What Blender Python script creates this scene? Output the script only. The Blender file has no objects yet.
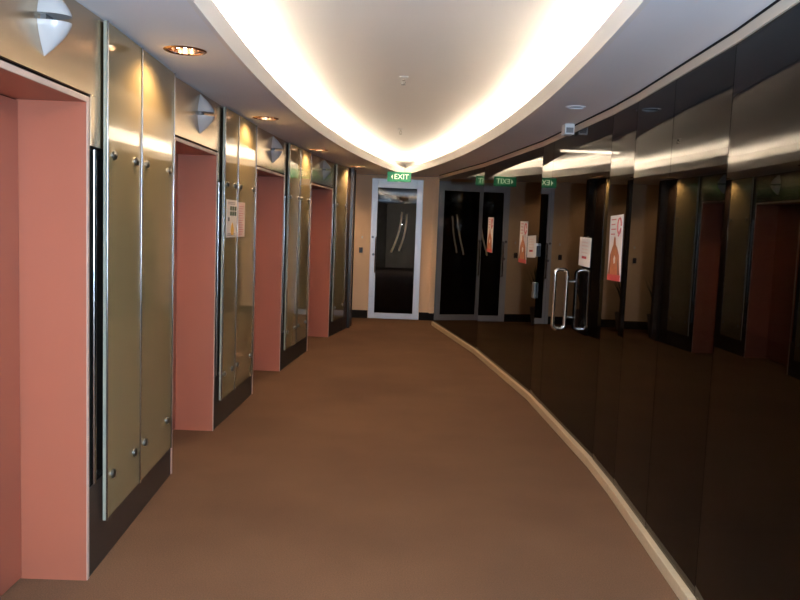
import bpy, bmesh, math, random
from mathutils import Vector, Matrix
random.seed(7)
PI = math.pi
S = bpy.context.scene
COL = S.collection

# ------------------------------------------------------------------ materials
def mat(name):
    m = bpy.data.materials.new(name); m.use_nodes = True
    nt = m.node_tree
    return m, nt, nt.nodes['Principled BSDF']

def simple(name, rgb, rough=.5, metal=0.0, noise=0.0, nscale=20, bump=0.0, bscale=60, coat=0.0, spec=None, aniso=0.0, stretch=None, emit=None, es=0.0):
    m, nt, b = mat(name)
    b.inputs['Base Color'].default_value = (*rgb, 1)
    b.inputs['Roughness'].default_value = rough
    b.inputs['Metallic'].default_value = metal
    b.inputs['Coat Weight'].default_value = coat
    if spec is not None: b.inputs['Specular IOR Level'].default_value = spec
    if aniso: b.inputs['Anisotropic'].default_value = aniso
    if emit:
        b.inputs['Emission Color'].default_value = (*emit, 1)
        b.inputs['Emission Strength'].default_value = es
    if noise or bump:
        tc = nt.nodes.new('ShaderNodeTexCoord'); mp = nt.nodes.new('ShaderNodeMapping')
        nt.links.new(tc.outputs['Object'], mp.inputs['Vector'])
        if stretch: mp.inputs['Scale'].default_value = stretch
    if noise:
        n = nt.nodes.new('ShaderNodeTexNoise'); n.inputs['Scale'].default_value = nscale; n.inputs['Detail'].default_value = 4
        nt.links.new(mp.outputs[0], n.inputs['Vector'])
        r = nt.nodes.new('ShaderNodeMapRange'); r.inputs['To Min'].default_value = 1 - noise; r.inputs['To Max'].default_value = 1 + noise
        nt.links.new(n.outputs['Fac'], r.inputs['Value'])
        mx = nt.nodes.new('ShaderNodeVectorMath'); mx.operation = 'SCALE'; mx.inputs[0].default_value = rgb
        nt.links.new(r.outputs[0], mx.inputs['Scale']); nt.links.new(mx.outputs[0], b.inputs['Base Color'])
    if bump:
        n2 = nt.nodes.new('ShaderNodeTexNoise'); n2.inputs['Scale'].default_value = bscale; n2.inputs['Detail'].default_value = 3
        nt.links.new(mp.outputs[0], n2.inputs['Vector'])
        bp = nt.nodes.new('ShaderNodeBump'); bp.inputs['Strength'].default_value = bump; bp.inputs['Distance'].default_value = .01
        nt.links.new(n2.outputs['Fac'], bp.inputs['Height']); nt.links.new(bp.outputs[0], b.inputs['Normal'])
    return m

def emitter(name, rgb, strength):
    m = bpy.data.materials.new(name); m.use_nodes = True; nt = m.node_tree
    nt.nodes.remove(nt.nodes['Principled BSDF'])
    e = nt.nodes.new('ShaderNodeEmission'); e.inputs[0].default_value = (*rgb, 1); e.inputs[1].default_value = strength
    nt.links.new(e.outputs[0], nt.nodes['Material Output'].inputs[0])
    return m

def tinted_glass(name, tint, f0=.045):
    """thin dark tinted pane: mirror-like at a slant, lets a little light through"""
    m = bpy.data.materials.new(name); m.use_nodes = True; nt = m.node_tree
    nt.nodes.remove(nt.nodes['Principled BSDF'])
    g = nt.nodes.new('ShaderNodeNewGeometry')
    d = nt.nodes.new('ShaderNodeVectorMath'); d.operation = 'DOT_PRODUCT'
    nt.links.new(g.outputs['Normal'], d.inputs[0]); nt.links.new(g.outputs['Incoming'], d.inputs[1])
    def mth(op, a, b=None):
        n = nt.nodes.new('ShaderNodeMath'); n.operation = op
        for i, v in enumerate((a, b)):
            if v is None: continue
            if isinstance(v, (int, float)): n.inputs[i].default_value = v
            else: nt.links.new(v, n.inputs[i])
        return n.outputs[0]
    c = mth('ABSOLUTE', d.outputs['Value']); k = mth('MULTIPLY', mth('POWER', mth('SUBTRACT', 1.0, c), 5.6), .80)
    f = mth('ADD', mth('MULTIPLY', k, 1 - f0), f0)
    t = nt.nodes.new('ShaderNodeBsdfTransparent'); t.inputs[0].default_value = (*tint, 1)
    gl = nt.nodes.new('ShaderNodeBsdfGlossy'); gl.inputs['Roughness'].default_value = 0.0; gl.inputs[0].default_value = (1, 1, 1, 1)
    mx = nt.nodes.new('ShaderNodeMixShader')
    nt.links.new(f, mx.inputs[0]); nt.links.new(t.outputs[0], mx.inputs[1]); nt.links.new(gl.outputs[0], mx.inputs[2])
    nt.links.new(mx.outputs[0], nt.nodes['Material Output'].inputs[0])
    return m

def carpet():
    m, nt, b = mat('brown_carpet')
    tc = nt.nodes.new('ShaderNodeTexCoord')
    def noise(sc, det):
        n = nt.nodes.new('ShaderNodeTexNoise'); n.inputs['Scale'].default_value = sc; n.inputs['Detail'].default_value = det
        nt.links.new(tc.outputs['Object'], n.inputs['Vector']); return n.outputs['Fac']
    def ramp(src, a, c1, b_, c2):
        r = nt.nodes.new('ShaderNodeValToRGB'); e = r.color_ramp.elements
        e[0].position = a; e[0].color = (*c1, 1); e[1].position = b_; e[1].color = (*c2, 1)
        nt.links.new(src, r.inputs[0]); return r.outputs[0]
    def mul(a, c):
        x = nt.nodes.new('ShaderNodeMix'); x.data_type = 'RGBA'; x.blend_type = 'MULTIPLY'; x.inputs[0].default_value = 1
        nt.links.new(a, x.inputs[6]); nt.links.new(c, x.inputs[7]); return x.outputs[2]
    base = ramp(noise(1.1, 4), .35, (.138, .072, .039), .65, (.164, .087, .047))
    stain = ramp(noise(.75, 2), .30, (.86, .85, .86), .48, (1, 1, 1))
    pile = ramp(noise(160, 2), .3, (.80, .80, .80), .7, (1.12, 1.12, 1.12))
    nt.links.new(mul(mul(base, stain), pile), b.inputs['Base Color'])
    b.inputs['Roughness'].default_value = 1; b.inputs['Specular IOR Level'].default_value = .1
    bp = nt.nodes.new('ShaderNodeBump'); bp.inputs['Strength'].default_value = .5; bp.inputs['Distance'].default_value = .004
    nt.links.new(noise(260, 2), bp.inputs['Height']); nt.links.new(bp.outputs[0], b.inputs['Normal'])
    return m

M = {}
M['carpet'] = carpet()
M['ceiling'] = simple('white_ceiling_paint', (.88, .87, .87), .9, noise=.02, nscale=2)
M['cove'] = simple('cream_cove_paint', (.88, .85, .80), .9)
M['beige'] = simple('beige_wall_paint', (.82, .56, .34), .8, noise=.03, nscale=3)
M['fascia'] = simple('tan_bulkhead_paint', (.62, .52, .40), .7)
M['pink'] = simple('salmon_pink_laminate', (.415, .128, .070), .42, noise=.03, nscale=4)
M['pinkdoor'] = simple('salmon_pink_door', (.36, .110, .063), .45)
M['trim'] = simple('pale_pink_edge', (.58, .40, .31), .4)
M['steel'] = simple('brushed_stainless', (.54, .435, .31), .22, metal=1, aniso=.6, bump=.04, bscale=14, stretch=(1, 1, 40))
M['pin'] = simple('dull_steel_pin', (.26, .25, .22), .35, metal=1)
M['bronzepull'] = simple('pale_bronze_pull', (.85, .74, .58), .3, metal=.6)
M['rod'] = simple('satin_chrome_rod', (.42, .41, .39), .2, metal=1, bump=.08, bscale=9, stretch=(1, 1, 40))
M['sill'] = simple('dark_threshold', (.065, .050, .045), .8)
M['chrome'] = simple('polished_chrome', (.82, .80, .76), .12, metal=1)
M['darkclad'] = simple('dark_bronze_cladding', (.075, .062, .052), .22, metal=.8, bump=.05, bscale=14, stretch=(1, 1, 40))
M['darkbase'] = simple('dark_wood_base', (.056, .034, .023), .6, spec=.2, noise=.15, nscale=12, stretch=(1, 1, 12))
M['blackbase'] = simple('black_skirting', (.010, .008, .007), .75, spec=.15)
M['pane'] = simple('olive_back_painted_glass', (.275, .215, .108), .05, coat=.3, noise=.04, nscale=1.5)
M['paneedge'] = simple('green_glass_edge', (.33, .325, .245), .2)
M['glass'] = tinted_glass('black_tinted_glass', (.15, .14, .13), .018)
M['doorglass'] = tinted_glass('dark_door_glass', (.07, .065, .06), .022)
M['alu'] = simple('silver_door_frame', (.62, .60, .60), .38, metal=.4)
M['greyframe'] = simple('grey_metal', (.14, .145, .15), .4, metal=.5)
M['timber'] = simple('tan_timber_rail', (.56, .40, .24), .45, noise=.12, nscale=6, stretch=(1, 8, 8))
M['lens'] = simple('white_lantern_glass', (.43, .415, .40), .3, coat=.3)
M['copper'] = simple('copper_reflector', (.58, .34, .20), .2, metal=1)
M['bulb'] = emitter('lit_bulb', (1, .88, .70), 24)
M['cold'] = simple('unlit_glass', (.25, .25, .25), .2)
M['white'] = simple('white_plastic', (.78, .77, .75), .35)
M['black'] = simple('black_plastic', (.012, .012, .012), .35)
M['tube'] = emitter('cove_tube_glow', (1, .84, .655), 120)
M['batten'] = emitter('batten_glow', (1, .95, .80), 60)
M['signgreen'] = simple('exit_sign_green', (.02, .20, .075), .35, emit=(.02, .24, .085), es=.40)
M['signtext'] = simple('exit_sign_lettering', (.8, .85, .6), .4, emit=(.85, .92, .58), es=.80)
M['paper'] = simple('white_paper', (.78, .70, .62), .7)
M['pinkpaper'] = simple('pale_pink_paper', (.74, .56, .48), .7)
M['ink'] = simple('grey_ink', (.30, .22, .19), .7)
M['green'] = simple('dark_green_print', (.05, .075, .03), .7)
M['yellow'] = simple('yellow_print', (.72, .40, .06), .7)
M['orange'] = simple('orange_print', (.46, .145, .045), .6, noise=.45, nscale=26)
M['brown'] = simple('brown_print', (.22, .07, .03), .6)
M['red'] = simple('red_print', (.52, .045, .045), .6)
M['rose'] = simple('rose_print', (.60, .17, .15), .6)
M['leaf'] = simple('plant_leaf', (.03, .055, .02), .45, noise=.3, nscale=9)
M['pot'] = simple('grey_plant_pot', (.22, .20, .18), .5)
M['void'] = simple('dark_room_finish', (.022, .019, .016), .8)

# ------------------------------------------------------------------ helpers
class MB:
    def __init__(s): s.v = []; s.f = []; s.mi = []
    def add(s, vs, fs, mi=0):
        o = len(s.v); s.v += [tuple(v) for v in vs]
        for f in fs: s.f.append([o + i for i in f]); s.mi.append(mi)
        return s
    def box(s, a, b, mi=0):
        (x0, y0, z0), (x1, y1, z1) = a, b
        return s.add([(x0,y0,z0),(x1,y0,z0),(x1,y1,z0),(x0,y1,z0),(x0,y0,z1),(x1,y0,z1),(x1,y1,z1),(x0,y1,z1)],
              [(0,3,2,1),(4,5,6,7),(0,1,5,4),(1,2,6,5),(2,3,7,6),(3,0,4,7)], mi)
    def prism(s, poly, z0, z1, mi=0):            # poly in xy
        n = len(poly)
        return s.add([(x,y,z0) for x,y in poly] + [(x,y,z1) for x,y in poly],
              [tuple(range(n))[::-1], tuple(range(n, 2*n))] + [(i,(i+1)%n,n+(i+1)%n,n+i) for i in range(n)], mi)
    def slab(s, poly, y0, y1, mi=0):             # poly in xz, extruded along y
        n = len(poly)
        return s.add([(x,y0,z) for x,z in poly] + [(x,y1,z) for x,z in poly],
              [tuple(range(n)), tuple(range(n, 2*n))[::-1]] + [((i+1)%n,i,n+i,n+(i+1)%n) for i in range(n)], mi)
    def cyl(s, p, q, r, n=16, mi=0, r2=None):
        p, q = Vector(p), Vector(q); d = (q-p).normalized()
        a = d.orthogonal().normalized(); b = d.cross(a); r2 = r if r2 is None else r2
        vs = [p + (a*math.cos(2*PI*i/n) + b*math.sin(2*PI*i/n))*r for i in range(n)] + [q + (a*math.cos(2*PI*i/n) + b*math.sin(2*PI*i/n))*r2 for i in range(n)]
        return s.add(vs, [tuple(range(n))[::-1], tuple(range(n,2*n))] + [(i,(i+1)%n,n+(i+1)%n,n+i) for i in range(n)], mi)
    def lathe(s, prof, n=32, mi=0, c=(0,0,0)):   # prof: (r,z) list
        vs = []
        for r, z in prof: vs += [(c[0]+r*math.cos(2*PI*i/n), c[1]+r*math.sin(2*PI*i/n), c[2]+z) for i in range(n)]
        fs = [(k*n+i, k*n+(i+1)%n, (k+1)*n+(i+1)%n, (k+1)*n+i) for k in range(len(prof)-1) for i in range(n)]
        return s.add(vs, fs, mi)
    def tube(s, pts, r, n=10, closed=False, mi=0):
        pts = [Vector(p) for p in pts]; m = len(pts); vs = []; ref = None
        for i, p in enumerate(pts):
            a = pts[(i-1) % m] if (closed or i) else p; b = pts[(i+1) % m] if (closed or i < m-1) else p
            d = (b-a).normalized()
            u = d.orthogonal().normalized() if ref is None else (ref - d*ref.dot(d)).normalized()
            ref = u; w = d.cross(u)
            vs += [p + (u*math.cos(2*PI*k/n) + w*math.sin(2*PI*k/n))*(r[i] if isinstance(r, list) else r) for k in range(n)]
        fs = [(i*n+k, i*n+(k+1)%n, ((i+1)%m)*n+(k+1)%n, ((i+1)%m)*n+k) for i in range(m if closed else m-1) for k in range(n)]
        if not closed: fs += [tuple(range(n))[::-1], tuple(range((m-1)*n, m*n))]
        return s.add(vs, fs, mi)
    def build(s, name, mats, parent=None, smooth=False, bevel=0):
        me = bpy.data.meshes.new(name); me.from_pydata(s.v, [], s.f)
        for k in (mats if isinstance(mats, (list, tuple)) else [mats]): me.materials.append(M[k])
        me.polygons.foreach_set('material_index', s.mi)
        bm = bmesh.new(); bm.from_mesh(me); bmesh.ops.recalc_face_normals(bm, faces=bm.faces); bm.to_mesh(me); bm.free()
        if smooth:
            me.polygons.foreach_set('use_smooth', [True]*len(me.polygons))
        o = bpy.data.objects.new(name, me); COL.objects.link(o)
        if smooth:
            e = o.modifiers.new('split', 'EDGE_SPLIT'); e.split_angle = .7
        if bevel:
            b = o.modifiers.new('bevel', 'BEVEL'); b.width = bevel; b.segments = 2; b.limit_method = 'ANGLE'
        if parent: o.parent = parent
        return o

def tag(o, label, cat, group=None, kind=None):
    o['label'] = label; o['category'] = cat
    if group: o['group'] = group
    if kind: o['kind'] = kind
    return o
def struct(o, label, cat): return tag(o, label, cat, kind='structure')
def empty(name, label, cat, mw=None, group=None, kind=None):
    o = bpy.data.objects.new(name, None); COL.objects.link(o); o.empty_display_size = .1
    if mw is not None: o.matrix_world = mw
    return tag(o, label, cat, group, kind)
def frame(A, B):
    """local x runs along the wall from A to B, z is up, y points to the left of that run"""
    d = Vector((B[0]-A[0], B[1]-A[1], 0)); L = d.length; d.normalize()
    mw = Matrix(((d.x, -d.y, 0, A[0]), (d.y, d.x, 0, A[1]), (0, 0, 1, 0), (0, 0, 0, 1)))
    return mw, L
def copy_tree(o, parent=None):
    c = o.copy(); COL.objects.link(c)
    if parent: c.parent = parent
    for ch in list(o.children): copy_tree(ch, c)
    return c
def text_mesh(txt, size, name, m, parent, mw, ext=.002):
    cu = bpy.data.curves.new(name, 'FONT'); cu.body = txt; cu.size = size; cu.extrude = ext; cu.align_x = 'CENTER'; cu.align_y = 'CENTER'
    t = bpy.data.objects.new(name + '_curve', cu); COL.objects.link(t)
    bpy.context.view_layer.update()
    me = bpy.data.meshes.new_from_object(t.evaluated_get(bpy.context.evaluated_depsgraph_get()))
    bpy.data.objects.remove(t); bpy.data.curves.remove(cu)
    me.name = name; me.materials.clear(); me.materials.append(M[m])
    o = bpy.data.objects.new(name, me); COL.objects.link(o); o.parent = parent; o.matrix_local = mw
    return o

CZ = 2.44            # ceiling height
YB = 13.35           # back wall
YN = -3.3            # wall behind the camera

# ------------------------------------------------------------------ camera (eye height 1.6 m, level lobby axis = +Y)
f = 780.0
pit = math.atan((300-226)/f); roll = .038
fw = Vector((0, math.cos(pit), -math.sin(pit))); rt = Vector((1,0,0)); up = rt.cross(fw)
c_, s_ = math.cos(roll), math.sin(roll)
rt2 = rt*c_ + up*s_; up2 = up*c_ - rt*s_
cd = bpy.data.cameras.new('camera'); cam = bpy.data.objects.new('camera', cd); COL.objects.link(cam)
cd.sensor_width = 36; cd.lens = 36*f/800; cd.clip_start = .02
cam.matrix_world = Matrix(((rt2.x, up2.x, -fw.x, 0), (rt2.y, up2.y, -fw.y, 0), (rt2.z, up2.z, -fw.z, 1.6), (0,0,0,1)))
S.camera = cam

# ------------------------------------------------------------------ floor
struct(MB().box((-3.4, YN-.2, -.1), (6.2, YB+.3, 0)).build('floor', 'carpet'), 'brown carpet covering the whole lobby floor', 'floor')

# ------------------------------------------------------------------ ceiling with pointed opening
HW, YC, YT0, YT1 = .897, 4.95, -3.0, 12.95       # half width, widest place, near and far tips
def vesica(off=0.0, n=48):
    """right side from near tip to far tip, offset outward"""
    hl = (YT1-YT0)/2; yc = (YT1+YT0)/2
    R = (hl*hl + HW*HW)/(2*HW); cx = HW - R          # centre of the right arc
    Ro = R + off; hl2 = math.sqrt(Ro*Ro - cx*cx)
    a = math.atan2(hl2, -cx)
    return [(cx + Ro*math.cos(t), yc + Ro*math.sin(t)) for t in [(-a + 2*a*i/n) for i in range(n+1)]]
DL = [(-1.13, 4.03), (-1.16, 6.52), (-1.00, 9.14), (-.69, 11.56)]
DLR = [(1.13, 5.34)]
DLP = [(-1.75, 12.83)]
def loop(off):
    r = vesica(off); l = [(-x, y) for x, y in reversed(r)]
    return r + l[1:-1]
cu = bpy.data.curves.new('ceiling_curve', 'CURVE'); cu.dimensions = '2D'; cu.fill_mode = 'BOTH'; cu.extrude = .05
def spline(pts):
    sp = cu.splines.new('POLY'); sp.points.add(len(pts)-1); sp.use_cyclic_u = True
    for i, (x, y) in enumerate(pts): sp.points[i].co = (x, y, 0, 1)
spline([(-3.4, YN-.2), (6.2, YN-.2), (6.2, YB+.3), (-3.4, YB+.3)])
spline(loop(0))
for x, y in DL + DLR + DLP:
    rh = .058 if (x, y) in DLR else .094
    spline([(x + rh*math.cos(2*PI*k/32), y + rh*math.sin(2*PI*k/32)) for k in range(32)])
t = bpy.data.objects.new('tmp', cu); COL.objects.link(t); bpy.context.view_layer.update()
me = bpy.data.meshes.new_from_object(t.evaluated_get(bpy.context.evaluated_depsgraph_get()))
bpy.data.objects.remove(t)
me.materials.clear(); me.materials.append(M['ceiling'])
o = bpy.data.objects.new('ceiling', me); COL.objects.link(o); o.location.z = CZ + .05
struct(o, 'pale grey lower ceiling with a long pointed oval opening', 'ceiling')

def strip_between(A, B, z0, z1, mb, mi=0):
    """closed wall of thickness between loops A (inner) and B (outer)"""
    n = len(A); vs = [(x,y,z0) for x,y in A] + [(x,y,z0) for x,y in B] + [(x,y,z1) for x,y in A] + [(x,y,z1) for x,y in B]
    fs = []
    for i in range(n):
        j = (i+1) % n
        fs += [(i,j,n+j,n+i), (2*n+i,3*n+i,3*n+j,2*n+j), (i,2*n+i,2*n+j,j), (n+i,n+j,3*n+j,3*n+i)]
    mb.add(vs, fs, mi)
LIP = .105
mb = MB(); strip_between(loop(-.003), loop(.022), CZ-.002, CZ+LIP, mb)
struct(mb.build('trim_1', 'cove'), 'cream lip running round the pointed oval ceiling opening', 'trim')
# cove: trough floor, outer side and raised ceiling
UZ = CZ + .25
mb = MB(); strip_between(loop(.02), loop(.24), CZ+.055, CZ+.068, mb); strip_between(loop(.23), loop(.26), CZ+.05, UZ+.02, mb)
lo = loop(.26); mb.prism(lo, UZ, UZ+.04)
struct(mb.build('ceiling_cove', 'cove'), 'raised cream ceiling glowing inside the pointed oval', 'ceiling')
def cove_strip(sign, label):
    pts = [(sign*x, y, CZ + .092) for x, y in vesica(.085, 96)][2:-2]
    tag(MB().tube(pts, .013, 8).build('cove_light', 'tube', smooth=True), label, 'light', 'cove lights in the ceiling oval')
cove_strip(-1, 'warm cove light hidden behind the left lip of the ceiling oval')
cove_strip(1, 'warm cove light hidden behind the right lip of the ceiling oval')

# ------------------------------------------------------------------ left wall: lifts and glass clad piers
J = dict(near1=(-1.325, 2.27), far1=(-1.335, 3.31), near2=(-1.40, 4.75), far2=(-1.39, 5.81), near3=(-1.345, 7.10), far3=(-1.27, 8.27),
         near4=(-1.15, 9.65), far4=(-1.0, 10.92), end=(-.768, 12.30))
OH = 2.085           # outer head height of the lift opening
ST = 1.885           # height where the dark strips stop and stainless begins
WL = []
def wnew(label):
    WL.append((MB(), label)); return WL[-1][0]
bl = MB()
def at(mw, u, y, z): return mw @ Vector((u, y, z))
def wbox(mb, mw, a, b, mi=0):
    k = MB().box(a, b); mb.add([mw @ Vector(v) for v in k.v], k.f, mi)
piers = [('far1','near2'), ('far2','near3'), ('far3','near4'), ('far4','end')]
for a, b in piers:
    mw, L = frame(J[a], J[b])
    wl = wnew({'far1': 'dark bronze pier between the nearest and second lifts', 'far2': 'dark bronze pier between the second and third lifts', 'far3': 'dark bronze pier between the third and farthest lifts', 'far4': 'dark bronze pier beyond the farthest lift'}[a])
    wbox(wl, mw, (.008, .005, 0), (L-.008, .34, CZ+.02), 0)
    wbox(bl, mw, (.004, -.006, 0), (L-.004, .002, .40), 0)
    if a == 'far4': wbox(bl, mw, (.74, -.012, 0), (L, .0, CZ), 0)
for k in '1234':
    mw, L = frame(J['near'+k], J['far'+k])
    wl = wnew({'1': 'wall above and behind the nearest lift', '2': 'wall above and behind the second lift', '3': 'wall above and behind the third lift', '4': 'wall above and behind the farthest lift'}[k])
    wbox(wl, mw, (0, .012, OH+.012), (L, .34, CZ+.02), 0)
    wbox(wl, mw, (0, .318, 0), (L, .36, OH+.02), 0)
# beyond the picture to the left of the nearest lift, and the return at the far end
back_pts = [J['near1'], (-1.19, .4), (-.93, -1.5), (-.62, YN)]
wl = wnew('plain left wall behind the camera')
for a, b in zip(back_pts[1:], back_pts[:-1]):
    mw, L = frame(a, b); wbox(wl, mw, (0, .002, 0), (L, .34, CZ+.02), 0)
wl = wnew('wall returning into the side passage beyond the dark end post')
mw, L = frame((-3.4, 12.30), J['end']); wbox(wl, mw, (0, -.34, 0), (L-.002, 0, CZ+.02), 0)
for wl, lb in WL: struct(wl.build('wall_left', 'darkclad'), lb, 'wall')
struct(bl.build('baseboard_left', 'darkbase'), 'dark brown base boards below the glass panels on the left', 'baseboard')

def make_lift(k, label):
    mw, W = frame(J['near'+k], J['far'+k])
    e = empty('lift_entrance', label, 'lift', mw, 'pink lift entrances along the left wall')
    T = .024; H = OH; D = .285
    mb = MB()
    mb.box((.0, -.006, 0), (T, D, H)); mb.box((W-T, -.006, 0), (W, D, H)); mb.box((T, -.006, H-T), (W-T, D, H))
    mb.build('reveal', 'pink', e)
    mb = MB(); z = -.0105
    mb.box((0, z, 0), (T, -.0055, H)); mb.box((W-T, z, 0), (W, -.0055, H)); mb.box((T, z, H-T), (W-T, -.0055, H))
    o = mb.build('edge_trim', 'trim', e, bevel=.002); o['label'] = 'pale cream front edge of the opening'
    for x0, x1 in ((T+.004, W/2-.0015), (W/2+.0015, W-T-.004)):
        MB().box((x0, D-.012, .008), (x1, D+.02, H-T-.004)).build('door_leaf', 'pinkdoor', e, bevel=.004)
    # stainless head panel reaching down beside the opening
    A, Bq = -.105, W+.115
    if k == '1': A, Bq = -.0, W+.165
    mb = MB()
    mb.slab([(A, H+.010), (Bq, H+.010), (Bq, CZ-.006), (A, CZ-.006)], -.014, -.001)
    mb.box((W+.003, -.014, ST), (Bq, -.001, H+.010))
    if k != '1': mb.box((A, -.014, ST), (-.003, -.001, H+.010))
    o = mb.build('head_panel', 'steel', e, bevel=.0015); o['label'] = 'brushed stainless panel above the opening'
    MB().cyl((W+.062, -.006, .41), (W+.062, -.006, ST-.012), .011, 16).build('corner_rod', 'rod', e, smooth=True)
    return e, W
L1 = make_lift('1', 'salmon pink lift doorway nearest the camera, cut off by the left picture edge')
L2 = make_lift('2', 'salmon pink lift doorway second from the camera, before the glass pier with notices')
L3 = make_lift('3', 'terracotta pink lift doorway third from the camera, beyond the glass pier with notices')
L4 = make_lift('4', 'terracotta pink lift doorway farthest from the camera, nearest the exit door')

# glass panels on pins
def make_panel(a, b, u0, u1, label, z0=.215, z1=CZ-.012):
    mw, L = frame(J[a], J[b])
    w = u1-u0
    e = empty('glass_panel', label, 'glass panel', mw @ Matrix.Translation((u0, -.040, z0)), 'glass panels on pins along the left wall')
    mb = MB().box((0, 0, 0), (w, .014, z1-z0))
    mb.mi = [1, 1, 0, 1, 0, 1]
    mb.build('pane', ['pane', 'paneedge'], e)
    rods = [(.0, z1-z0)] if u0 < .2 else []
    for x, top in rods + [(w, z1-z0)]:
        MB().cyl((x, -.0045, 0), (x, -.0045, top), .0045, 12).build('edge_rod', 'rod', e, smooth=True)
    for x in (.09, w-.09):
        for z in (.405-z0, 1.865-z0):
            p = MB().cyl((x, -.010, z), (x, 0, z), .021, 20); p.cyl((x, -.010, z), (x, -.016, z), .021, 20, r2=.012)
            p.cyl((x, .0141, z), (x, .038, z), .016, 14)
            p.build('pin', 'pin', e, smooth=True)
    return e
PU = {}
def two(a, b, m0, m1, la, lb, s=None):
    L = frame(J[a], J[b])[1]; s = s or (m0 + L - m1)/2
    make_panel(a, b, m0, s-.003, la); make_panel(a, b, s+.003, L-m1, lb)
two('far1', 'near2', .125, .150, 'olive glass wall panel just right of the nearest lift', 'olive glass wall panel just left of the second lift', .645)
two('far2', 'near3', .075, .17, 'olive glass wall panel just right of the second lift, under the notice with green pictures', 'olive glass wall panel just left of the third lift, under the pink text sheet', .487)
two('far3', 'near4', .075, .20, 'narrow olive glass panel just right of the third lift', 'narrow olive glass panel just left of the farthest lift')
make_panel('far4', 'end', .075, .72, 'last olive glass panel, between the farthest lift and the dark end post')
# polished vertical edge strips beside the lifts (chrome angle at each pier side)
for n_, (a, b) in enumerate(piers):
    mw, L = frame(J[a], J[b])

# lanterns
def lantern_bm(sgn):
    mb = MB(); nt_, na = 10, 14; Hh, a, p = .119, .055, .099
    ring = []
    for i in range(nt_+1):
        t = i/nt_; r = max(1 - t**1.5, .0); ring.append([( -a*r*math.cos(PI*k/na), -p*r*math.sin(PI*k/na), sgn*(.012 + Hh*t)) for k in range(na+1)])
    vs = [v for r in ring for v in r]; m = na+1
    fs = [(i*m+k, i*m+k+1, (i+1)*m+k+1, (i+1)*m+k) for i in range(nt_) for k in range(na)]
    fs += [tuple(range(m))] + [(i*m, (i+1)*m, (i+1)*m+na, i*m+na) for i in range(nt_)]
    mb.add(vs, fs); return mb
def make_lantern(k, label, du=0):
    mw, W = frame(J['near'+k], J['far'+k])
    e = empty('lift_lantern', label, 'lantern', mw @ Matrix.Translation((W/2+du, -.0145, 2.291)), 'lift lanterns on the stainless head panels')
    lantern_bm(1).build('upper_lens', 'lens', e, smooth=True); lantern_bm(-1).build('lower_lens', 'lens', e, smooth=True)
    MB().box((-.03, -.02, -.0125), (.03, 0, .0125)).build('bracket', 'greyframe', e)
    return e
make_lantern('1', 'big white two-part lantern above the nearest lift, at top left', .09)
make_lantern('2', 'grey two-part lantern above the second lift', .01)
make_lantern('3', 'grey two-part lantern above the third lift')
make_lantern('4', 'small grey two-part lantern above the farthest lift')

# two notices on the glass pier
mw, L = frame(J['far2'], J['near3'])
def notice(u0, u1, z0, z1, label, kind):
    e = empty('notice', label, 'notice', mw @ Matrix.Translation((u0, -.0405, z0)), 'paper notices on the glass pier')
    w, h = u1-u0, z1-z0
    e0 = e; e = MB().box((0, -.003, 0), (w, 0, h)).build('sheet', 'paper' if kind == 'a' else 'pinkpaper', e)
    if kind == 'a':
        for i in range(3):
            for j in range(2):
                MB().box((w*(.30+.22*i), -.0045, h*(.58+.14*j)), (w*(.47+.22*i), -.0031, h*(.69+.14*j))).build('picture', 'green', e)
        MB().box((w*.14, -.0045, h*.43), (w*.26, -.0031, h*.53)).build('picture', 'black', e)
        MB().slab([(w*.42, h*.06), (w*.66, h*.06), (w*.70, h*.22), (w*.60, h*.36), (w*.54, h*.40), (w*.46, h*.34), (w*.38, h*.2)], -.0045, -.0031).build('yellow_print', 'yellow', e)
        for z in (.92, .88, .05, .09): MB().box((w*.1, -.0042, h*z), (w*.8, -.0031, h*(z+.016))).build('text_line', 'ink', e)
    else:
        for i in range(13): MB().box((w*.14, -.0042, h*(.07+.067*i)), (w*(.62+.24*((i*7) % 5)/5), -.0031, h*(.07+.067*i+.018))).build('text_line', 'rose', e)
    return e0
notice(.150, .472, 1.462, 1.752, 'paper notice with green pictures and a yellow print on the glass pier', 'a')
notice(.502, .735, 1.462, 1.742, 'pale pink text sheet beside the notice with green pictures', 'b')

# ------------------------------------------------------------------ back wall
xL, xR = -3.4, 6.2
DX0, DX1, DH = -.545, .325, 2.39
mb = MB().box((xL, YB, 0), (DX0, YB+.15, CZ+.02)); mb.box((DX1, YB, 0), (xR, YB+.15, CZ+.02)); mb.box((DX0, YB, DH), (DX1, YB+.15, CZ+.02))
mb.box((-3.4, 11.9, 0), (-3.25, YB, CZ+.02))
struct(mb.build('wall_back', 'beige'), 'beige wall around the exit door at the far end', 'wall')
mb = MB().box((xL, YB-.014, 0), (DX0-.005, YB, .135)); mb.box((DX1+.005, YB-.014, 0), (.78, YB, .135))
struct(mb.build('baseboard_back', 'blackbase'), 'black skirting along the beige end wall', 'baseboard')
struct(MB().box((.50, YB-.10, .135), (.58, YB, CZ)).build('trim_3', 'beige'), 'shallow beige upright beside the black glass at the far end', 'trim')
d = empty('door_1', 'silver framed dark glass exit door at the far end', 'door', Matrix.Translation((DX0, YB-.02, 0)), kind='structure')
w = DX1-DX0; fwid = .105
mb = MB(); mb.box((0, 0, .004), (fwid, .06, DH)); mb.box((w-fwid, 0, .004), (w, .06, DH)); mb.box((fwid, 0, DH-.155), (w-fwid, .06, DH)); mb.box((fwid, 0, .004), (w-fwid, .06, .10))
mb.build('frame', 'alu', d, bevel=.004)
MB().box((fwid, .025, .10), (w-fwid, .035, DH-.155)).build('glass', 'doorglass', d)
h = MB(); hx = .095
h.tube([(hx, .0, 1.39), (hx, -.055, 1.39), (hx+.0, -.06, 1.385), (hx, -.06, .81), (hx, -.055, .80), (hx, 0, .80)], .011, 10)
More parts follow.
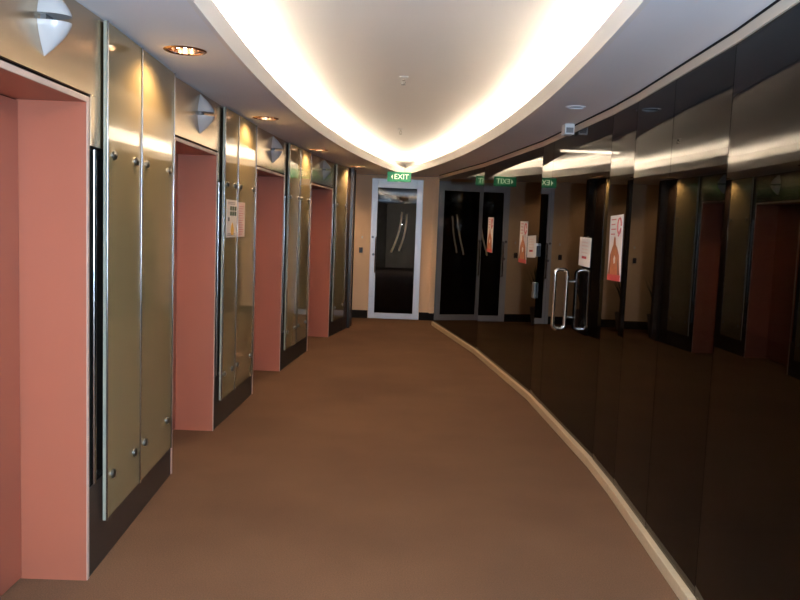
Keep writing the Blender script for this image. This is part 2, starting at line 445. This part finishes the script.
h.build('pull_handle', 'chrome', d, smooth=True)
MB().cyl((.06, -.012, 1.10), (.06, 0, 1.10), .022, 16).build('lock_cylinder', 'greyframe', d, smooth=True)
MB().cyl((.04, -.012, 1.395), (.04, 0, 1.395), .02, 16).build('lock_cylinder', 'greyframe', d, smooth=True)
for (x0, z0, x1, z1) in ((.525, 1.83, .365, 1.15), (.605, 1.80, .495, 1.18)):
    pts = []
    for i in range(15):
        t = i/14; x = x0 + (x1-x0)*t + .035*math.sin(PI*t); pts.append((x, .025 - .012 - .05*math.sin(PI*t)**.5, z0 + (z1-z0)*t))
    o = MB().tube(pts,   .015, 8).build('curved_handle', 'bronzepull', d, smooth=True); o['label'] = 'slim curved metal pull on the glass'
# small dark room behind the exit door
mb = MB().box((-2, YB+1.6, 0), (2, YB+1.7, CZ)); mb.box((-2, YB+.3, -.02), (2, YB+1.7, 0)); mb.box((-2, YB+.3, CZ), (2, YB+1.7, CZ+.05)); mb.box((-2.1, YB+.15, 0), (-2, YB+1.7, CZ)); mb.box((2, YB+.15, 0), (2.1, YB+1.7, CZ))
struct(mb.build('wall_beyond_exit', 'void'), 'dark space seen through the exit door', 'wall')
e = empty('card_reader', 'small black card reader on the beige wall left of the exit door', 'card reader', Matrix.Translation((-.70, YB, 1.165)))
MB().box((-.030, -.028, -.045), (.030, 0, .045)).build('body', 'black', e, bevel=.005); MB().box((-.006, -.031, .018), (.006, -.0281, .024)).build('indicator', 'red', e)
e = empty('switch_plate', 'pale switch plate above the black card reader', 'switch', Matrix.Translation((-.685, YB, 1.385)))
MB().box((-.038, -.008, -.058), (.038, 0, .058)).build('plate', 'beige', e, bevel=.003); MB().box((-.012, -.013, -.02), (.012, -.0081, .02)).build('rocker', 'white', e, bevel=.002)

# exit sign
e = empty('exit_sign', 'green illuminated EXIT sign hanging at the tip of the ceiling oval', 'exit sign', Matrix.Translation((-.085, 12.3, 2.285)))
es = e; e = MB().box((-.185, -.012, 0), (.185, .012, .150)).build('panel', 'signgreen', es, bevel=.004)
rx = Matrix.Rotation(PI/2, 4, 'X')
text_mesh('EXIT', .112, 'lettering', 'signtext', e, Matrix.Translation((.035, -.0135, .075)) @ rx)
text_mesh('EXIT', .112, 'lettering', 'signtext', e, Matrix.Translation((-.035, .0135, .075)) @ Matrix.Rotation(PI, 4, 'Z') @ rx)
MB().slab([(-.128, .075), (-.100, .112), (-.100, .038)], -.0155, -.0115).build('arrow', 'signtext', e)
MB().slab([(-.128, .075), (-.100, .112), (-.100, .038)], .0115, .0155).build('arrow', 'signtext', e)
MB().box((-.05, -.02, .150), (.05, .02, CZ-2.285+.0)).build('mount', 'white', es)
MB().box((-.02, -.014, -.012), (.02, .014, .0)).build('test_lamp', 'white', es)

# ------------------------------------------------------------------ right wall: faceted black glass
def step(P, y, th): return (P[0] + math.tan(th)*(y-P[1]), y)
g0 = (1.36, 4.69)
q = {}
q[4.69] = g0; q[5.23] = (1.36, 5.23); q[6.89] = step(q[5.23], 6.89, -.042); q[7.31] = step(q[5.23], 7.31, -.042)
q[9.93] = step(q[7.31], 9.93, -.102); q[12.7] = step(q[9.93], 12.7, -.158)
q[3.99] = step(g0, 3.99, .030); q[3.23] = step(g0, 3.23, .030); q[.9] = step(q[3.23], .9, .072); q[-1.2] = step(q[.9], -1.2, .11); q[YN] = step(q[-1.2], YN, .17)
GT = 2.38; KB = .06
panes = [(YN, -1.2), (-1.2, .9), (.9, 3.23), (3.23, 3.99), (3.99, 4.69), (4.69, 5.23), (6.89, 7.31), (7.31, 9.93), (9.93, 12.7)]
desc = ['black glass wall pane behind the camera, near the end wall', 'black glass wall pane behind the camera', 'black glass wall pane nearest the camera, at the right edge',
        'black glass wall pane second from the right edge', 'black glass wall pane right of the thin seam beside the poster pane', 'narrow black glass pane carrying the largest orange poster',
        'narrow black glass sidelight next to the glass door', 'black glass wall pane carrying an orange poster and a paper notice', 'black glass wall pane nearest the exit door, with the smallest poster']
for i, ((a, b), dsc) in enumerate(zip(panes, desc)):
    mw, L = frame(q[a], q[b])
    o = MB().box((.0025, -.012, KB), (L-.0025, 0, GT)).build('window_%d' % (i+1), 'glass'); o.matrix_world = mw
    struct(o, dsc, 'window')
# glass door leaf
mw, L = frame(q[5.23], q[6.89])
d2 = empty('door_2', 'black glass door with a tall square chrome pull', 'door', mw, kind='structure')
MB().box((.003, -.012, KB+.006), (L-.003, 0, GT)).build('leaf', 'glass', d2)
u = L-.84; o1, o2, za, zb, r = .036, .130, .85, 1.31, .030
pts = []
for (cy, cz, a0) in ((o2-r, zb-r, 0), (o1+r, zb-r, 90), (o1+r, za+r, 180), (o2-r, za+r, 270)):
    for k in range(6):
        a = math.radians(a0 + 18*k); pts.append((u, cy + r*math.cos(a), cz + r*math.sin(a)))
hb = MB().tube(pts, .015, 12, closed=True)
for z in (za+.09, zb-.09): hb.cyl((u, 0, z), (u, o1-.01, z), .011, 12)
hb.build('pull_handle', 'chrome', d2, smooth=True)
# base rail and head fascia
kb = MB(); fs = MB(); gp = MB()
ys = sorted(q)
runs = [(YN,-1.2), (-1.2,.9), (.9,3.23), (3.23,4.69), (4.69,5.23), (5.23,7.31), (7.31,9.93), (9.93,12.7)]
for a, b in runs:
    mw, L = frame(q[a], q[b])
    wbox(kb, mw, (-.0, -.03, 0), (L, .034, KB))
    wbox(fs, mw, (-.0, -.05, GT), (L, .010, CZ-.016))
    wbox(gp, mw, (-.0, -.05, CZ-.016), (L, .006, CZ+.01))
struct(kb.build('baseboard_right', 'timber', bevel=.004), 'tan timber rail along the foot of the black glass wall', 'baseboard')
struct(fs.build('trim_2', 'fascia'), 'tan bulkhead strip above the black glass wall', 'trim')
struct(gp.build('trim_4', 'blackbase'), 'dark shadow gap between the bulkhead strip and the ceiling', 'trim')
# end of the glass run: frame post towards the beige wall
mw, L = frame(q[12.7], (q[12.7][0]+.03, YB))
o = MB().box((0, -.03, 0), (L, 0, CZ)).build('wall_right', 'darkclad'); o.matrix_world = mw
struct(o, 'short dark return between the black glass and the beige end wall', 'wall')
# unlit room behind the glass
mb = MB().box((6.0, YN, 0), (6.2, YB, CZ))
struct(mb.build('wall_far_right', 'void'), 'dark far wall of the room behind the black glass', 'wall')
mb = MB().box((-3.4, YN-.15, 0), (6.2, YN, CZ+.6))
struct(mb.build('wall_front', 'beige'), 'beige end wall of the lobby behind the camera', 'wall')
e = empty('ceiling_light', 'slim lit batten glowing through the black glass above the door', 'light', Matrix.Translation((1.81, 7.78, 2.385)))
MB().box((-.29, -.03, .02), (.29, .03, CZ-2.385)).build('housing', 'white', e)
MB().box((-.285, -.022, 0), (.285, .022, .0195)).build('tube', 'batten', e)

# things fixed to the glass
def onglass(y0):
    for a, b in runs:
        if a <= y0 <= b:
            mw, L = frame(q[a], q[b]); d = Vector((q[b][0]-q[a][0], q[b][1]-q[a][1]))
            return mw @ Matrix.Translation(((y0-a)/(b-a)*L, .0005, 0))
def tilt(m, z, deg): return m @ Matrix.Translation((0, 0, z)) @ Matrix.Rotation(math.radians(deg), 4, 'Y')
def poster(y, z, label, deg=0):
    e = empty('poster', label, 'poster', tilt(onglass(y), z, deg), 'orange posters on the black glass')
    w, h = .148, .208
    # seen from the lobby the local x axis runs to the viewer's left
    e = MB().box((-w, 0, -h), (w, .002, h)).build('sheet', 'paper', e)
    def fig(poly, name, m, y1): MB().slab([(-x*w, z*h) for x, z in poly], .0021, y1).build(name, m, e)
    fig([(-.95,-.82),(-.80,-.45),(-.72,-.20),(-.42,.02),(-.28,.10),(-.22,.30),(-.12,.36),(0,.30),(.10,.10),(.34,.0),(.66,-.22),(.74,-.5),(.92,-.82)], 'orange_figure', 'orange', .0032)
    fig([(-.90,-.81),(-.74,-.45),(-.64,-.22),(-.58,-.50),(-.62,-.81)], 'brown_shade', 'brown', .0038)
    fig([(.88,-.81),(.70,-.50),(.56,-.22),(.46,-.50),(.56,-.81)], 'brown_shade', 'brown', .0038)
    fig([(-.16,-.34),(-.04,-.22),(.14,-.30),(.12,-.46),(-.08,-.48)], 'pale_patch', 'paper', .0038)
    fig([(-1,-1),(1,-1),(1,-.82),(-1,-.82)], 'red_band', 'red', .0034)
    ring = [(-w*(.55+.26*math.cos(a)), .004, h*(.66+.24*math.sin(a))) for a in [2*PI*i/20 for i in range(20)]]
    MB().tube(ring + [(-w*.45, .004, h*.36)], .0055, 6).build('ribbon', 'rose', e)
    for i in range(4): MB().box((w*(.05+.1*(i % 2)), .0021, h*(.86-.15*i)), (w*.78, .003, h*(.895-.15*i))).build('text_line', 'rose', e)
def sheet(y, z, label, deg=0):
    e = empty('notice', label, 'notice', tilt(onglass(y), z, deg), 'paper notices on the black glass')
    w, h = .148, .105
    e = MB().box((-w, 0, -h), (w, .002, h)).build('sheet', 'paper', e)
    MB().box((-w*.35, .0021, -h*.48), (w*.45, .0035, -h*.30)).build('red_bar', 'red', e)
    for i in range(4): MB().box((-w*.55, .0021, h*(.62-.24*i)), (w*.55, .003, h*(.70-.24*i))).build('text_line', 'pinkpaper', e)
poster(4.985, 1.512, 'largest orange and white poster, right of the chrome door pull', 1.5)
poster(7.86, 1.485, 'middle orange and white poster, next to a paper notice', -.5)
poster(9.42, 1.535, 'smallest orange and white poster, nearest the exit door', -1)
sheet(5.72, 1.462, 'white notice on the glass door above the chrome pull', -1)
sheet(7.54, 1.45, 'white notice beside the middle orange poster', 2)
mwg = onglass(7.34)
e = empty('access_box', 'small white box on the glass seam beside the middle notice', 'wall box', mwg @ Matrix.Translation((0, .001, 1.425)))
MB().box((-.04, 0, -.062), (.04, .022, .062)).build('cover', 'white', e, bevel=.006); MB().box((-.046, 0, -.06), (-.0402, .018, .04)).build('side_plate', 'black', e)
e = empty('lock_box', 'dark grey box on the glass seam below the small white box', 'wall box', mwg @ Matrix.Translation((0, .001, 1.045)))
MB().box((-.04, 0, -.075), (.04, .02, .075)).build('cover', 'greyframe', e, bevel=.006); MB().cyl((0, .02, 0), (0, .025, 0), .014, 14).build('keyhole', 'chrome', e)

# ceiling fittings
def downlight(x, y, label, lit=True):
    k = 1 if lit else .62
    e = empty('downlight', label, 'downlight', Matrix.Translation((x, y, CZ)), 'round recessed downlights')
    MB().lathe([(k*a_, b_) for a_, b_ in ((.085, -.001), (.089, -.006), (.101, -.006), (.107, -.002), (.107, .0), (.085, .0), (.085, -.001))], 36).build('ring', 'copper' if lit else 'ceiling', e, smooth=True)
    MB().lathe([(k*a_, b_) for a_, b_ in ((.0855, .001), (.085, .02), (.073, .055), (.045, .080), (.0005, .088))], 36).build('reflector', 'copper' if lit else 'cold', e, smooth=True)
    if lit:
        for dx in (-.036, .0, .036):
            b = MB(); b.lathe([(.0005, -.016), (.007, -.013), (.0095, 0), (.008, .014), (.0005, .022)], 12, c=(dx, .0, .024)); b.build('bulb', 'bulb', e, smooth=True)
        for dx in (-.036, .0, .036): MB().cyl((dx, 0, .042), (dx, 0, .079), .010, 10).build('lamp_base', 'white', e)
        ld = bpy.data.lights.new('downlight_lamp', 'SPOT'); ld.energy = DLW; ld.color = (1, .66, .37); ld.spot_size = math.radians(150); ld.spot_blend = .45; ld.shadow_soft_size = .035
        lo = bpy.data.objects.new('downlight_lamp', ld); COL.objects.link(lo); lo.location = (x, y, CZ-.012)
    return e
DLW = 26
names = ['lit copper downlight nearest the camera, in the ceiling beside the second lift', 'lit copper downlight above the glass pier with notices', 'lit copper downlight between the third and farthest lifts', 'lit copper downlight by the dark end post, nearest the exit']
for (x, y), n_ in zip(DL, names): downlight(x, y, n_)
downlight(*DLR[0], 'unlit round downlight in the right-hand ceiling near the white sensor', False)
downlight(*DLP[0], 'lit downlight in the side passage, out of sight left of the exit door')
def sprinkler(x, y, label):
    e = empty('sprinkler', label, 'sprinkler', Matrix.Translation((x, y, UZ)), 'sprinkler heads in the raised ceiling')
    MB().lathe([(.0005, -.008), (.032, -.006), (.036, 0), (.0005, 0)], 20).build('rose', 'white', e, smooth=True)
    b = MB().cyl((0,0,-.008), (0,0,-.028), .010, 12); b.tube([(-.012,0,-.026), (-.014,0,-.04), (-.004,0,-.056)], .0025, 6); b.tube([(.012,0,-.026), (.014,0,-.04), (.004,0,-.056)], .0025, 6)
    b.build('body', 'chrome', e); MB().cyl((0,0,-.056), (0,0,-.059), .016, 14).build('deflector', 'chrome', e)
sprinkler(-.035, 5.85, 'ceiling sprinkler nearer the camera in the glowing oval')
sprinkler(-.065, 8.95, 'ceiling sprinkler farther away, above the exit sign')
e = empty('door_sensor', 'small white sensor box hanging under the ceiling above the glass door', 'sensor', Matrix.Translation((1.268, 6.22, CZ)) @ Matrix.Rotation(.04, 4, 'Z'))
MB().box((-.04, -.06, -.082), (.035, .06, 0)).build('housing', 'white', e, bevel=.005); MB().box((-.03, -.063, -.07), (.025, -.0601, -.03)).build('window', 'cold', e)

# potted plant in the side passage, seen only as a reflection in the glass door
e = empty('potted_plant', 'dark potted plant in the side passage, reflected in the glass door', 'plant', Matrix.Translation((-1.03, 12.97, 0)))
MB().lathe([(.0005, 0), (.11, 0), (.15, .28), (.155, .30), (.14, .30), (.13, .27), (.0005, .27)], 24).build('pot', 'pot', e, smooth=True)
lv = MB()
for i in range(26):
    a = i*2.4; ln = .45 + .35*random.random(); sp = .07 + .15*random.random(); wd = .035
    pts = [Vector((math.cos(a)*(.03 + sp*t*t), math.sin(a)*(.03 + sp*t*t), .27 + ln*t - .12*sp*t*t)) for t in (0, .25, .5, .75, 1)]
    sd = Vector((-math.sin(a), math.cos(a), 0)); vs = []
    for k, p in enumerate(pts):
        ww = wd*(.3, .8, 1, .7, .05)[k]; vs += [p - sd*ww, p + sd*ww + Vector((0,0,.002))]
    vs2 = [Vector(v) + Vector((math.cos(a)*.003, math.sin(a)*.003, .003)) for v in vs]
    fcs = [(2*k, 2*k+1, 2*k+3, 2*k+2) for k in range(4)]
    lv.add(vs + vs2, fcs + [tuple(10+i_ for i_ in reversed(fc)) for fc in fcs])
lv.build('leaves', 'leaf', e)

# ------------------------------------------------------------------ camera flash and world
fl = bpy.data.lights.new('camera_flash', 'POINT'); fl.energy = 330; fl.color = (.74, 1.0, 1.36); fl.shadow_soft_size = .012
fo = bpy.data.objects.new('camera_flash', fl); COL.objects.link(fo); fo.location = (-.02, 0.0, 1.645)
w = bpy.data.worlds.new('world'); S.world = w; w.use_nodes = True
w.node_tree.nodes['Background'].inputs[0].default_value = (.02, .018, .016, 1); w.node_tree.nodes['Background'].inputs[1].default_value = .2

S.view_settings.view_transform = 'Standard'; S.view_settings.look = 'None'; S.view_settings.exposure = .42; S.view_settings.gamma = 1
S.view_settings.use_curve_mapping = False
S.cycles.use_denoising = True
S.cycles.max_bounces = 14; S.cycles.diffuse_bounces = 7; S.cycles.glossy_bounces = 8; S.cycles.transparent_max_bounces = 16
S.cycles.sample_clamp_indirect = 12
